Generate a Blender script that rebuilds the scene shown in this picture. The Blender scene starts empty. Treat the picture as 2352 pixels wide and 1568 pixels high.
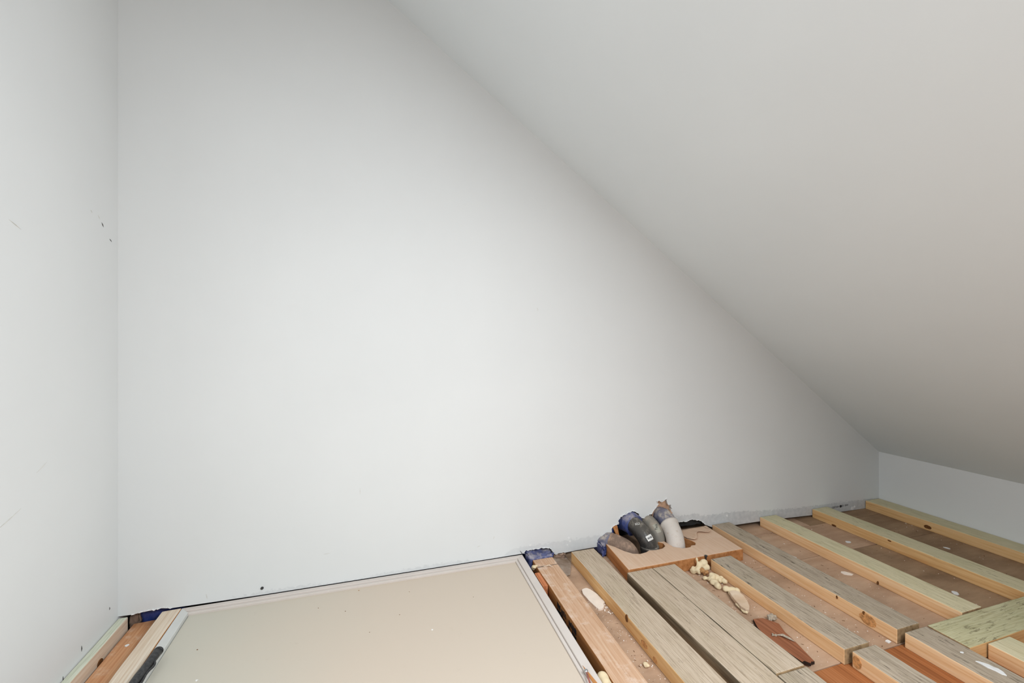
import bpy, bmesh, math, random
from mathutils import Vector, Matrix, noise as mnoise
random.seed(7)
C = bpy.context.scene.collection
S = bpy.context.scene

# ---------------------------------------------------------------- camera, world, light, exposure
CAM_Z, CAM_Y, YAW = 0.78, -1.427, math.atan(283 / 940)
cd = bpy.data.cameras.new('camera'); cam = bpy.data.objects.new('camera', cd); C.objects.link(cam)
cam.location = (0, CAM_Y, CAM_Z); cam.rotation_euler = (math.pi / 2, 0, -YAW)
cd.sensor_width = 36; cd.lens = 940 / 2352 * 36; cd.clip_start = 0.01
S.camera = cam
w = bpy.data.worlds.new('world'); S.world = w; w.use_nodes = True
w.node_tree.nodes['Background'].inputs[0].default_value = (0.75, 0.85, 1, 1)
w.node_tree.nodes['Background'].inputs[1].default_value = 0.5
# two added area lamps behind the camera, placed to fit the wall brightness
SKX, SKY_Y, SKW, SKL = 0.76, -1.70, 0.60, 0.70
SLOPE = math.atan(0.72)
ld = bpy.data.lights.new('added_slope_light', 'AREA'); ld.shape = 'RECTANGLE'; ld.size = SKW; ld.size_y = SKL
ld.energy = 38.5; ld.color = (0.90, 0.955, 1.0)
lo = bpy.data.objects.new('added_slope_light', ld); C.objects.link(lo)
lo.location = (SKX - .02, SKY_Y, 1.916 - 0.72 * SKX - 0.03); lo.rotation_euler = (0, SLOPE, 0)
ld2 = bpy.data.lights.new('added_side_light', 'AREA'); ld2.shape = 'RECTANGLE'; ld2.size = 1.3; ld2.size_y = 0.6  # added side lamp, lifts the sloping ceiling and knee wall
ld2.energy = 13; ld2.color = (0.90, 0.955, 1.0)
lo2 = bpy.data.objects.new('added_side_light', ld2); C.objects.link(lo2)
lo2.location = (-0.70, -1.82, 0.85); lo2.rotation_euler = (0, -math.pi / 2, 0)
S.view_settings.view_transform = 'Standard'; S.view_settings.look = 'None'
S.view_settings.gamma = 1; S.view_settings.use_curve_mapping = False
S.view_settings.exposure = 0.0

# ---------------------------------------------------------------- node helpers
class N:
    def __init__(s, name):
        s.m = bpy.data.materials.new(name); s.m.use_nodes = True
        s.t = s.m.node_tree; s.b = s.t.nodes['Principled BSDF']
        s.b.inputs['Roughness'].default_value = 0.7
        s.b.inputs['Specular IOR Level'].default_value = 0.3
    def n(s, typ, **kw):
        x = s.t.nodes.new(typ)
        for k, v in kw.items():
            if k.startswith('i_'):
                key = k[2:]; key = int(key) if key.isdigit() else key.replace('_', ' ')
                if hasattr(v, 'is_output') or isinstance(v, bpy.types.NodeSocket): s.t.links.new(v, x.inputs[key])
                else: x.inputs[key].default_value = v
            else: setattr(x, k, v)
        return x
    def link(s, a, b): s.t.links.new(a, b)
    def coord(s, scale=(1, 1, 1), rnd=True, kind='Object'):
        tc = s.n('ShaderNodeTexCoord'); o = tc.outputs[kind]
        if rnd:
            oi = s.n('ShaderNodeObjectInfo')
            mu = s.n('ShaderNodeMath', operation='MULTIPLY', i_0=oi.outputs['Random'], i_1=37.0)
            ad = s.n('ShaderNodeVectorMath', operation='ADD', i_0=o, i_1=mu.outputs[0]); o = ad.outputs[0]
        mp = s.n('ShaderNodeMapping', i_Vector=o); mp.inputs['Scale'].default_value = scale
        return mp.outputs[0]
    def noise(s, vec, scale, detail=4, rough=0.55):
        return s.n('ShaderNodeTexNoise', i_Vector=vec, i_Scale=scale, i_Detail=detail, i_Roughness=rough).outputs['Fac']
    def ramp(s, fac, stops):
        r = s.n('ShaderNodeValToRGB', i_Fac=fac); e = r.color_ramp.elements
        while len(e) < len(stops): e.new(0.5)
        for k, (p, c) in zip(e, stops): k.position = p; k.color = tuple(c) + (1,) if len(c) == 3 else c
        return r.outputs['Color']
    def step(s, fac, lo, hi): # 0..1 smooth
        return s.n('ShaderNodeMapRange', interpolation_type='SMOOTHSTEP', i_Value=fac, i_1=lo, i_2=hi).outputs[0]
    def math(s, op, a, b=0.0): return s.n('ShaderNodeMath', operation=op, i_0=a, i_1=b).outputs[0]
    def mix(s, fac, a, b):
        x = s.n('ShaderNodeMix', data_type='RGBA'); 
        for key, v in ((0, fac), (6, a), (7, b)):
            if isinstance(v, bpy.types.NodeSocket): s.link(v, x.inputs[key])
            else: x.inputs[key].default_value = v if key == 0 else tuple(v) + (1,)
        return x.outputs[2]
    def color(s, c):
        if isinstance(c, bpy.types.NodeSocket): s.link(c, s.b.inputs['Base Color'])
        else: s.b.inputs['Base Color'].default_value = tuple(c) + (1,)
    def bump(s, h, strength=0.3, dist=0.002):
        b = s.n('ShaderNodeBump', i_Height=h, i_Strength=strength, i_Distance=dist); s.link(b.outputs[0], s.b.inputs['Normal'])

def lin(r, g, b):
    f = lambda v: (v / 255 / 12.92) if v <= 10 else ((v / 255 + 0.055) / 1.055) ** 2.4
    return (f(r), f(g), f(b))

def mat_plain(name, c, rough=0.6, var=0.12, scale=60, metal=0):
    k = N(name); v = k.coord(); f = k.noise(v, scale)
    lo_ = tuple(x * (1 - var) for x in c); hi = tuple(min(1, x * (1 + var)) for x in c)
    k.color(k.ramp(f, [(0.3, lo_), (0.7, hi)])); k.b.inputs['Roughness'].default_value = rough
    k.b.inputs['Metallic'].default_value = metal; k.bump(f, 0.15, 0.001)
    return k.m

def mat_wood(name, base, dark, light, streak=0.5, fine=160, rough=0.75, rings=0.0, ringcol=None, speck=None, blotch=None, dust=None):
    """grain runs along local Y"""
    k = N(name)
    v1 = k.coord((1, 0.035, 1)); v2 = k.coord((1, 0.08, 1)); v3 = k.coord((1, .3, 1))
    g = k.noise(v1, fine, 6, 0.6); s2 = k.noise(v2, 45, 5, 0.6)
    col = k.ramp(g, [(0.28, dark), (0.52, base), (0.75, light)])
    col = k.mix(k.math('MULTIPLY', k.step(s2, 0.52, 0.78), streak), col, dark)
    if rings:
        vr = k.coord((1, 0.06, 1))
        wv = k.n('ShaderNodeTexWave', wave_type='BANDS', bands_direction='X', i_Vector=vr, i_Scale=38.0, i_Distortion=5.0, i_Detail=2.0, i_2=5.0)
        wv.inputs['Detail Scale'].default_value = 1.2
        col = k.mix(k.math('MULTIPLY', k.step(wv.outputs['Fac'], 0.55, 1.0), rings), col, ringcol)
    if blotch: col = k.mix(k.math('MULTIPLY', k.step(k.noise(v3, 14, 4), 0.45, 0.75), blotch[0]), col, blotch[1])
    if speck:
        vs = k.coord((1, 0.13, 1)); sp = k.step(k.noise(vs, 170, 4, 0.75), speck[2], speck[2] + .07)
        big = k.math('ADD', k.math('MULTIPLY', k.step(k.noise(v3, 18, 3), 0.40, 0.62), 0.65), 0.35)
        col = k.mix(k.math('MULTIPLY', k.math('MULTIPLY', sp, big), speck[0]), col, speck[1])
    if dust:
        vd = k.coord((1, 1, 1)); d = k.step(k.noise(vd, 22, 6, 0.65), dust[2], dust[2] + 0.2)
        col = k.mix(k.math('MULTIPLY', d, dust[0]), col, dust[1])
    k.color(col); k.b.inputs['Roughness'].default_value = rough; k.bump(g, 0.35, 0.0015)
    return k.m

def mat_dusty(name, base, dust, amt=0.8, rough=0.45, scale=45, side=0.15, lo_=0.42):
    """dust lies on upward faces"""
    k = N(name); v = k.coord()
    geo = k.n('ShaderNodeNewGeometry'); sep = k.n('ShaderNodeSeparateXYZ', i_0=geo.outputs['Normal'])
    up = k.step(sep.outputs['Z'], -0.1, 0.9)
    nz = k.step(k.noise(v, scale, 6, 0.65), lo_, lo_ + 0.22)
    f = k.math('MULTIPLY', k.math('ADD', k.math('MULTIPLY', up, 1 - side), side), k.math('ADD', k.math('MULTIPLY', nz, 0.75), 0.25))
    f = k.math('MINIMUM', k.math('MULTIPLY', f, amt), 1.0)
    k.color(k.mix(f, base, dust))
    r = k.n('ShaderNodeMapRange', i_Value=f, i_3=rough, i_4=0.9); k.link(r.outputs[0], k.b.inputs['Roughness'])
    k.bump(k.noise(v, scale * 2, 4), 0.3, 0.002)
    return k.m

# ---- wall paint
WALL = (0.742, 0.753, 0.748)
def mat_paint(name, band=False, WALL=WALL):
    k = N(name); tc = k.n('ShaderNodeTexCoord'); v = tc.outputs['Object']
    big = k.noise(v, 2.2, 3); fine = k.noise(v, 420, 3, 0.6)
    col = k.ramp(big, [(0.3, tuple(x * 0.975 for x in WALL)), (0.7, tuple(min(1, x * 1.015) for x in WALL))])
    mp = k.n('ShaderNodeMapping', i_Vector=v); mp.inputs['Scale'].default_value = (1, 1, 1)
    sc = k.step(k.noise(mp.outputs[0], 16, 7, 0.75), 0.70, 0.80)
    col = k.mix(k.math('MULTIPLY', sc, 0.10), col, (0.5, 0.5, 0.5))
    if band:      # unpainted plasterboard along the foot of the wall, ragged where the roller stopped
        sp = k.n('ShaderNodeSeparateXYZ', i_0=v)
        h = k.n('ShaderNodeFloatCurve', i_Value=k.n('ShaderNodeMapRange', i_Value=sp.outputs['X'], i_1=-0.75, i_2=2.35).outputs[0])
        cu = h.mapping.curves[0]
        pts = [(0, .0), (.08, .0), (.10, .08), (.15, .12), (.2, .02), (.23, .10), (.31, .13), (.36, .0), (.385, .26), (.49, .28), (.60, .50), (.635, .58), (.655, .42), (.70, .40), (.76, .26), (.84, .13), (.90, .10), (1, -.0)]
        cu.points[0].location = pts[0]; cu.points[1].location = pts[-1]
        for p in pts[1:-1]: cu.points.new(*p)
        h.mapping.update()
        hh = k.math('MULTIPLY', h.outputs[0], 0.1)
        m2 = k.n('ShaderNodeMapping', i_Vector=v); m2.inputs['Scale'].default_value = (1, 1, 1.6)
        rag = k.math('MULTIPLY', k.math('SUBTRACT', k.noise(m2.outputs[0], 70, 6, 0.7), 0.5), 0.045)
        edge = k.math('SUBTRACT', k.math('ADD', hh, rag), sp.outputs['Z'])
        f = k.math('MULTIPLY', k.step(edge, -0.001, 0.003), k.n('ShaderNodeMapRange', i_Value=sp.outputs['X'], i_1=0.95, i_2=1.2, i_3=0.5, i_4=1.0).outputs[0])
        col = k.mix(f, col, k.ramp(k.noise(v, 60, 3), [(.35, (0.55, 0.565, 0.57)), (.65, (0.63, 0.64, 0.64))]))
    k.color(col); k.b.inputs['Roughness'].default_value = 0.65
    k.b.inputs['Specular IOR Level'].default_value = 0.25
    k.bump(fine, 0.12, 0.0006)
    return k.m

M = {}
M['paint'] = mat_paint('wall_paint'); M['ceiling_paint'] = mat_paint('ceiling_paint', False, (0.716, 0.753, 0.764)); M['paint_band'] = mat_paint('wall_paint_with_bare_foot', True)
M['rear_dark'] = mat_plain('dark_grey_rear', (0.24, 0.25, 0.26), 0.9)  # dark finish chosen to weaken bounce from the unseen rear wall
M['gypsum'] = mat_plain('gypsum_core', (0.62, 0.60, 0.56), 0.9)
M['torn_paper'] = mat_plain('torn_kraft_paper', lin(196, 158, 130), 0.9, 0.2, 90)
M['torn_white'] = mat_plain('torn_white_paper', (0.80, 0.80, 0.79), 0.9, 0.08)
M['dark'] = mat_plain('cavity_shade', (0.03, 0.028, 0.026), 0.9)  # near-black stands in for the shade inside cavities and gaps
M['grey_top'] = mat_wood('weathered_grey_wood', lin(194, 175, 153), lin(152, 133, 111), lin(206, 190, 171), 0.30, 420, speck=(0.6, lin(80, 68, 54), 0.60), blotch=(0.35, lin(168, 152, 122)))
M['grey_top2'] = mat_wood('weathered_dark_grey_wood', lin(181, 165, 145), lin(126, 112, 94), lin(195, 181, 162), 0.5, 420, speck=(0.9, lin(60, 52, 43), 0.57), blotch=(0.3, lin(150, 138, 112)))
M['green_top'] = mat_wood('green_treated_wood', lin(220, 209, 174), lin(190, 177, 137), lin(228, 219, 190), 0.3, 420, speck=(0.75, lin(86, 74, 50), 0.595), blotch=(0.4, lin(190, 187, 146)))
M['green_plank'] = mat_wood('green_treated_plank_wood', lin(200, 194, 156), lin(170, 160, 120), lin(212, 206, 172), 0.3, 300, speck=(0.8, lin(104, 92, 66), 0.555), blotch=(0.4, lin(172, 176, 134)))
M['pale_green'] = mat_wood('pale_green_treated_wood', lin(212, 214, 194), lin(180, 184, 158), lin(224, 226, 210), 0.4, 300, speck=(0.5, lin(90, 92, 70), 0.66))
M['pine'] = mat_wood('fresh_pine', lin(236, 196, 150), lin(216, 164, 112), lin(242, 208, 168), 0.3, 130, rings=0.25, ringcol=lin(214, 158, 104))
M['pine_yellow'] = mat_wood('yellow_pine', lin(226, 184, 128), lin(200, 146, 90), lin(234, 196, 146), 0.3, 130, rings=0.3, ringcol=lin(200, 146, 88))
M['grey_side'] = mat_wood('weathered_grey_side', lin(140, 126, 104), lin(78, 68, 54), lin(170, 156, 132), 0.7, 90, rings=0.6, ringcol=lin(84, 74, 58))
M['wood_end'] = mat_wood('wood_end_grain', lin(168, 140, 104), lin(110, 86, 58), lin(190, 160, 120), 0.3, 60)
M['pale_pine'] = mat_wood('pale_striped_pine', lin(226, 210, 190), lin(206, 182, 156), lin(234, 222, 206), 0.2, 120, rings=0.35, ringcol=lin(204, 176, 148))
M['orange_joist'] = mat_wood('orange_fir', lin(206, 154, 112), lin(174, 112, 72), lin(214, 168, 128), 0.45, 160, rings=0.3, ringcol=lin(172, 108, 70), dust=(0.65, lin(222, 200, 178), 0.51))
M['joist_top'] = mat_wood('dusty_joist_top', lin(206, 168, 138), lin(186, 142, 106), lin(214, 184, 156), 0.25, 200, rings=0.18, ringcol=lin(180, 132, 96), speck=(.4, lin(120, 84, 54), .62), dust=(0.75, lin(224, 202, 184), 0.50))
M['joist_side'] = mat_wood('joist_side', lin(190, 130, 76), lin(138, 84, 40), lin(204, 146, 92), 0.5, 80)
M['orange_ply'] = mat_wood('orange_plywood', lin(172, 108, 64), lin(128, 72, 38), lin(184, 122, 78), 0.5, 60, 0.6, rings=0.4, ringcol=lin(140, 78, 38), dust=(0.25, lin(214, 170, 130), 0.64))
M['red_shard'] = mat_wood('red_brown_wood', lin(152, 94, 64), lin(106, 60, 38), lin(166, 110, 80), 0.5, 120, 0.6, dust=(0.5, lin(170, 150, 130), 0.66))
M['wedge'] = mat_wood('red_orange_wedge', lin(204, 128, 84), lin(158, 82, 48), lin(224, 160, 116), 0.4, 90)
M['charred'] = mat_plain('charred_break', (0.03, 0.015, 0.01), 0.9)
M['board_top'] = mat_wood('dusty_board_top', lin(216, 184, 157), lin(207, 172, 144), lin(221, 192, 167), 0.08, 160, speck=(.35, lin(140, 104, 76), .66), dust=(0.35, lin(220, 196, 174), 0.5))
M['board_edge'] = mat_wood('board_edge', lin(190, 130, 80), lin(150, 94, 50), lin(202, 146, 96), 0.4, 60)

def mat_subfloor(name, c1, c2, dust):
    k = N(name); v = k.coord((1, 1, 1)); vx = k.coord((0.25, 1, 1))
    a = k.noise(vx, 16, 6, 0.65); b = k.noise(v, 190, 4, 0.7); d = k.noise(v, 7, 4)
    col = k.ramp(a, [(0.3, c2), (0.7, c1)])
    col = k.mix(k.math('MULTIPLY', k.step(d, 0.48, 0.72), 0.5), col, tuple(x * 0.62 for x in c2))
    col = k.mix(k.math('MULTIPLY', k.step(b, 0.64, 0.72), 0.55), col, dust)
    col = k.mix(k.math('MULTIPLY', k.step(k.noise(v, 130, 3, .7), 0.66, 0.73), 0.5), col, tuple(x * 0.35 for x in c2))
    k.color(col); k.b.inputs['Roughness'].default_value = 0.9; k.bump(b, 0.3, 0.002)
    return k.m
M['subfloor'] = mat_subfloor('dusty_subfloor', lin(202, 170, 143), lin(174, 140, 113), lin(226, 206, 188))
M['subfloor_dark'] = mat_subfloor('stained_subfloor', lin(176, 146, 116), lin(140, 112, 86), lin(206, 186, 164))
M['trim'] = mat_plain('hatch_trim_paint', lin(212, 202, 194), 0.45, 0.03, 20)
M['trim_grey'] = mat_plain('hatch_trim_grey', lin(212, 212, 208), 0.45, 0.03, 20)
k = N('hatch_panel_paint'); v = k.coord(rnd=False)
sp = k.n('ShaderNodeSeparateXYZ', i_0=v)
col = k.mix(k.step(k.math('ADD', sp.outputs['X'], k.math('MULTIPLY', k.noise(v, 3, 3), .3)), -0.45, 0.25), lin(200, 196, 182), lin(208, 193, 176))
col = k.mix(k.math('MULTIPLY', k.step(k.noise(v, 26, 6, .7), .62, .8), .15), col, lin(170, 150, 130))
k.color(col); k.b.inputs['Roughness'].default_value = 0.4; M['panel'] = k.m
M['black_rubber'] = mat_dusty('black_rubber', (0.016, 0.016, 0.018), (0.2, 0.2, 0.2), 0.25, 0.3, 160)
M['steel'] = mat_plain('bare_steel', (0.5, 0.5, 0.5), 0.35, 0.1, 60, 0.9)
M['copper'] = mat_plain('copper_screw', lin(190, 120, 108), 0.3, 0.1, 60, 0.7)
M['blue'] = mat_dusty('blue_sheathing_tape', lin(46, 66, 128), lin(190, 180, 174), 0.75, 0.35, 40)
M['blue_dark'] = mat_dusty('dark_blue_sheet', lin(30, 52, 116), lin(190, 184, 180), 0.45, 0.35, 60)
M['blue_grey'] = mat_dusty('dusty_blue_wrap', lin(84, 88, 116), lin(188, 176, 162), 0.95, 0.5, 50)
M['abs'] = mat_dusty('black_abs_plastic', (0.02, 0.02, 0.021), lin(170, 160, 146), 0.75, 0.25, 40, 0.06, 0.46)
M['pvc'] = mat_dusty('dusty_white_pvc', lin(214, 207, 200), lin(176, 148, 120), 0.75, 0.4, 75, 0.5, .53)
M['grey_pipe'] = mat_dusty('grey_fitting_plastic', lin(128, 124, 116), lin(176, 160, 142), 0.7, 0.4, 40)
M['brown_pipe'] = mat_dusty('dust_covered_pipe', lin(104, 88, 78), lin(182, 152, 130), 0.95, 0.7, 30, 0.35)
M['sticker'] = mat_plain('white_sticker', (0.78, 0.77, 0.74), 0.5, 0.05)
M['label_grey'] = mat_plain('faded_label', lin(168, 164, 150), 0.6, 0.1)
M['ink'] = mat_plain('black_ink', (0.03, 0.03, 0.035), 0.7)
M['ink_grey'] = mat_plain('faded_ink', (0.09, 0.085, 0.08), 0.7)
M['foam'] = mat_dusty('yellow_expanding_foam', lin(234, 216, 180), lin(196, 150, 100), 0.45, 0.6, 110, .1, .56)
M['foam_cut'] = mat_subfloor('cut_foam_face', lin(236, 216, 192), lin(212, 176, 142), lin(244, 234, 220))
M['foam_burnt'] = mat_subfloor('foam_with_sawdust', lin(222, 178, 126), lin(182, 120, 70), lin(240, 220, 190))
M['plaster'] = mat_plain('plaster_splat', lin(240, 226, 212), 0.8, 0.05)
M['white'] = mat_plain('white_chip', (0.82, 0.81, 0.79), 0.7, 0.05)
M['fluff'] = mat_plain('grey_lint', lin(170, 156, 138), 1.0, 0.25, 200)
M['knot'] = mat_plain('wood_knot', lin(110, 70, 34), 0.8, 0.4, 200)
M['knot_light'] = mat_plain('pale_wood_knot', lin(196, 142, 90), 0.8, 0.45, 130)
M['nail'] = mat_plain('dark_nail_steel', (0.07, 0.07, 0.07), 0.4, 0.2, 60, 0.6)
k = N('dusty_clear_plastic'); v = k.coord(); f = k.noise(v, 40, 5)
k.color(k.ramp(f, [(.35, lin(150, 126, 106)), (.7, lin(190, 172, 156))])); k.b.inputs['Roughness'].default_value = 0.3; k.b.inputs['Alpha'].default_value = 0.75; M['plastic'] = k.m

# ---------------------------------------------------------------- mesh helpers
def link(name, me, mats, parent=None, loc=None, rot=None):
    o = bpy.data.objects.new(name, me); C.objects.link(o)
    for m in (mats if isinstance(mats, (list, tuple)) else [mats]): me.materials.append(M[m])
    if parent: o.parent = parent
    if loc: o.location = loc
    if rot: o.rotation_euler = rot
    return o
def bmlink(name, bm, mats, parent=None, loc=None, rot=None, smooth=False):
    bmesh.ops.recalc_face_normals(bm, faces=bm.faces)
    me = bpy.data.meshes.new(name); bm.to_mesh(me); bm.free()
    if smooth:
        for p in me.polygons: p.use_smooth = True
    return link(name, me, mats, parent, loc, rot)
def tag(o, label=None, cat=None, group=None, kind=None):
    if label: o['label'] = label
    if cat: o['category'] = cat
    if group: o['group'] = group
    if kind: o['kind'] = kind
    return o
def box_bm(x0, x1, y0, y1, z0, z1, bevel=0, seg=2):
    bm = bmesh.new(); bmesh.ops.create_cube(bm, size=1)
    for v in bm.verts: v.co = Vector(((x0 + x1) / 2 + v.co.x * (x1 - x0), (y0 + y1) / 2 + v.co.y * (y1 - y0), (z0 + z1) / 2 + v.co.z * (z1 - z0)))
    if bevel: bmesh.ops.bevel(bm, geom=list(bm.edges), offset=bevel, segments=seg, affect='EDGES', profile=0.5)
    return bm
def prism_bm(pts, z0, z1, bevel=0):
    """polygon in XY extruded in Z"""
    bm = bmesh.new(); f = bm.faces.new([bm.verts.new((p[0], p[1], z1)) for p in pts])
    if f.normal.z == 0: bm.normal_update()
    r = bmesh.ops.extrude_face_region(bm, geom=[f])
    for e in r['geom']:
        if isinstance(e, bmesh.types.BMVert): e.co.z = z0
    if bevel:
        ed = [e for e in bm.edges if all(abs(v.co.z - z1) < 1e-6 for v in e.verts)]
        bmesh.ops.bevel(bm, geom=ed, offset=bevel, segments=2, affect='EDGES', profile=0.5)
    return bm
def tube_bm(path, radii, seg=20, bm=None, caps=True, wob=0):
    bm = bm or bmesh.new(); P = [Vector(p) for p in path]; rings = []
    if not isinstance(radii, (list, tuple)): radii = [radii] * len(P)
    t0 = (P[1] - P[0]).normalized(); up = Vector((0, 0, 1)) if abs(t0.z) < .9 else Vector((1, 0, 0))
    n = t0.cross(up).normalized()
    for i, p in enumerate(P):
        t = (P[min(i + 1, len(P) - 1)] - P[max(i - 1, 0)]).normalized()
        n = (n - t * n.dot(t)).normalized(); b = t.cross(n); ring = []
        for k_ in range(seg):
            a = 2 * math.pi * k_ / seg; r = radii[i]
            d = n * math.cos(a) + b * math.sin(a)
            if wob: r *= 1 + wob * mnoise.noise((p + d * r) * 60)
            ring.append(bm.verts.new(p + d * r))
        rings.append(ring)
    for a, b in zip(rings, rings[1:]):
        for k_ in range(seg): bm.faces.new((a[k_], a[(k_ + 1) % seg], b[(k_ + 1) % seg], b[k_]))
    if caps: bm.faces.new(rings[0][::-1]); bm.faces.new(rings[-1])
    return bm
def smooth_path(ctrl, n=8):
    """Catmull-Rom through control points"""
    P = [Vector(p) for p in ctrl]; P = [P[0] * 2 - P[1]] + P + [P[-1] * 2 - P[-2]]; out = []
    for i in range(1, len(P) - 2):
        for j in range(n):
            t = j / n; a, b, c, d = P[i - 1], P[i], P[i + 1], P[i + 2]
            out.append(0.5 * ((2 * b) + (c - a) * t + (2 * a - 5 * b + 4 * c - d) * t * t + (3 * b - a - 3 * c + d) * t ** 3))
    return out + [P[-2]]
def bake(o):
    dg = bpy.context.evaluated_depsgraph_get(); dg.update()
    me = bpy.data.meshes.new_from_object(o.evaluated_get(dg)); o.modifiers.clear(); o.data = me
    return o
def text_mesh(name, s, size, mat, parent, matrix, extrude=0.0002):
    cu = bpy.data.curves.new(name, 'FONT'); cu.body = s; cu.size = size; cu.extrude = extrude; cu.align_x = 'CENTER'; cu.align_y = 'CENTER'
    tmp = bpy.data.objects.new('tmp_text', cu); C.objects.link(tmp)
    dg = bpy.context.evaluated_depsgraph_get(); dg.update()
    me = bpy.data.meshes.new_from_object(tmp.evaluated_get(dg)); bpy.data.objects.remove(tmp)
    me.transform(matrix); me.materials.clear()
    return link(name, me, mat, parent)
def jitter(bm, amt, freq, seed=0):
    for v in bm.verts:
        q = v.co * freq + Vector((seed * 13.1, seed * 7.7, seed * 3.3))
        v.co += Vector((mnoise.noise(q), mnoise.noise(q + Vector((31, 0, 0))), mnoise.noise(q + Vector((0, 47, 0))))) * amt
def blob(name, spheres, mat, voxel=0.003, amt=0.004, freq=70, parent=None, seed=1, flat=None):
    """lumpy solid: overlapping balls fused and roughened"""
    bm = bmesh.new()
    for (x, y, z, rx, ry, rz) in spheres:
        bmesh.ops.create_icosphere(bm, subdivisions=3, radius=1, matrix=Matrix.Translation((x, y, z)) @ Matrix.Diagonal((rx, ry, rz, 1)))
    o = bmlink(name, bm, mat, parent)
    r = o.modifiers.new('r', 'REMESH'); r.mode = 'VOXEL'; r.voxel_size = voxel; r.use_smooth_shade = True
    s = o.modifiers.new('s', 'SMOOTH'); s.factor = 0.5; s.iterations = 3
    bake(o)
    for v in o.data.vertices:
        q = v.co * freq + Vector((seed * 9.1, 0, seed * 4.7))
        v.co += v.normal * amt * mnoise.noise(q)
        if flat is not None: v.co.z = max(v.co.z, flat)
    for p in o.data.polygons: p.use_smooth = True
    return o

# ---------------------------------------------------------------- the setting
FZ = -0.041                       # subfloor level; sleeper tops lie at z = 0
YB = -2.6                         # rear wall
XR = 2.34
def ceil_z(x): return 1.916 - 0.72 * x
ZC = 1.965; XC = (1.916 - ZC) / 0.72  # unseen flat ceiling, kept low to darken the top of the walls
def left_x(y): return -0.732 - 0.043 * y * 1.0 if y < 0 else -0.732

def struct(name, bm, mats, label=None):
    return tag(bmlink(name, bm, mats), label, kind='structure')
# back wall: outline in XZ with ragged cut-outs where the pipes and joist come through
cut_joist = [(0.476, 0.002), (0.475, 0.006), (0.483, 0.013), (0.49, 0.011), (0.505, 0.013), (0.529, 0.010), (0.545, 0.012), (0.576, 0.008), (0.586, -0.002), (0.59, -0.008), (0.600, -0.022)]
cut_pipes = [(0.776, -0.017), (0.776, 0.0), (0.784, 0.011), (0.791, 0.018), (0.805, 0.020), (0.818, 0.025), (0.839, 0.027), (0.837, 0.048), (0.852, 0.057), (0.868, 0.059), (0.866, 0.073), (0.878, 0.088), (0.892, 0.092), (0.907, 0.099), (0.937, 0.104), (0.959, 0.091), (0.971, 0.071), (0.995, 0.067), (1.010, 0.079), (1.022, 0.085), (1.041, 0.104), (1.052, 0.118), (1.044, 0.128), (1.056, 0.132), (1.066, 0.126), (1.076, 0.128), (1.084, 0.130), (1.093, 0.138), (1.096, 0.120), (1.101, 0.109), (1.112, 0.111), (1.117, 0.09), (1.109, 0.071), (1.122, 0.046), (1.148, 0.032), (1.168, 0.030), (1.190, 0.030), (1.22, 0.034), (1.255, 0.026), (1.278, 0.013), (1.286, 0.002), (1.32, -0.012)]
foot = [(-0.75, 0.004), (-0.70, 0.003), (-0.665, 0.006), (-0.63, 0.008), (-0.61, 0.004), (-0.376, 0.0012), (0.0, 0.0012), (0.387, 0.0012)] + cut_joist + [(0.68, -0.018)] + cut_pipes + [(1.448, -0.019), (1.557, -0.020), (1.76, -0.026), (1.866, -0.030), (2.061, -0.037), (2.222, -0.040), (2.36, -0.041)]
bm = bmesh.new()
out = foot + [(2.36, ceil_z(2.36) + 0.05), (XC + .03, ZC + 0.05), (-0.75, ZC + 0.05)]
vs = [bm.verts.new((x, 0, z)) for x, z in out]; f = bm.faces.new(vs)
r = bmesh.ops.extrude_face_region(bm, geom=[f])
for e in r['geom']:
    if isinstance(e, bmesh.types.BMVert): e.co.y = 0.013
wall_back = bmlink('wall_back', bm, ['paint_band', 'gypsum'])
for p in wall_back.data.polygons:
    if abs(p.normal.y) < 0.5: p.material_index = 1
tag(wall_back, 'white painted back wall with ragged cut-outs round the pipes', kind='structure')

wlb = prism_bm([(left_x(0), 0.1), (left_x(0), 0), (left_x(-1.5), -1.5), (left_x(-1.5) - .1, -1.5), (-0.84, 0), (-.84, .1)], -0.35, ZC + 0.1)
def add_bm(bm, t):
    me = bpy.data.meshes.new('t'); t.to_mesh(me); t.free(); bm.from_mesh(me); bpy.data.meshes.remove(me)
def add_box(bm, *a): add_bm(bm, box_bm(*a))
add_bm(wlb, prism_bm([(left_x(-2.15), -2.15), (left_x(YB), YB), (left_x(YB) - .1, YB), (left_x(-2.15) - .1, -2.15)], -0.35, ZC + 0.1))
add_bm(wlb, prism_bm([(left_x(-1.5), -1.5), (left_x(-2.15), -2.15), (left_x(-2.15) - .1, -2.15), (left_x(-1.5) - .1, -1.5)], 1.55, ZC + 0.1))  # opening made up to hold the added side lamp
struct('wall_left', wlb, 'paint', 'white painted wall beside the hatch')
struct('wall_right', box_bm(XR, XR + .1, YB, 0.1, -0.35, ceil_z(XR) + .03), 'paint', 'low white knee wall under the sloping ceiling')
bm = bmesh.new()
xa, xb = XC - 0.0, XR + 0.12; nrm = 0.1
pr = [(xb, ceil_z(xb)), (xa, ceil_z(xa)), (-0.95, ZC), (-0.95, ZC + nrm), (xa + .05, ZC + nrm), (xb, ceil_z(xb) + nrm * 1.3)]
f = bm.faces.new([bm.verts.new((x, YB - .1, z)) for x, z in pr])
r = bmesh.ops.extrude_face_region(bm, geom=[f])
for e in r['geom']:
    if isinstance(e, bmesh.types.BMVert): e.co.y = 0.12
struct('ceiling', bm, 'ceiling_paint', 'white sloping attic ceiling')
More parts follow.
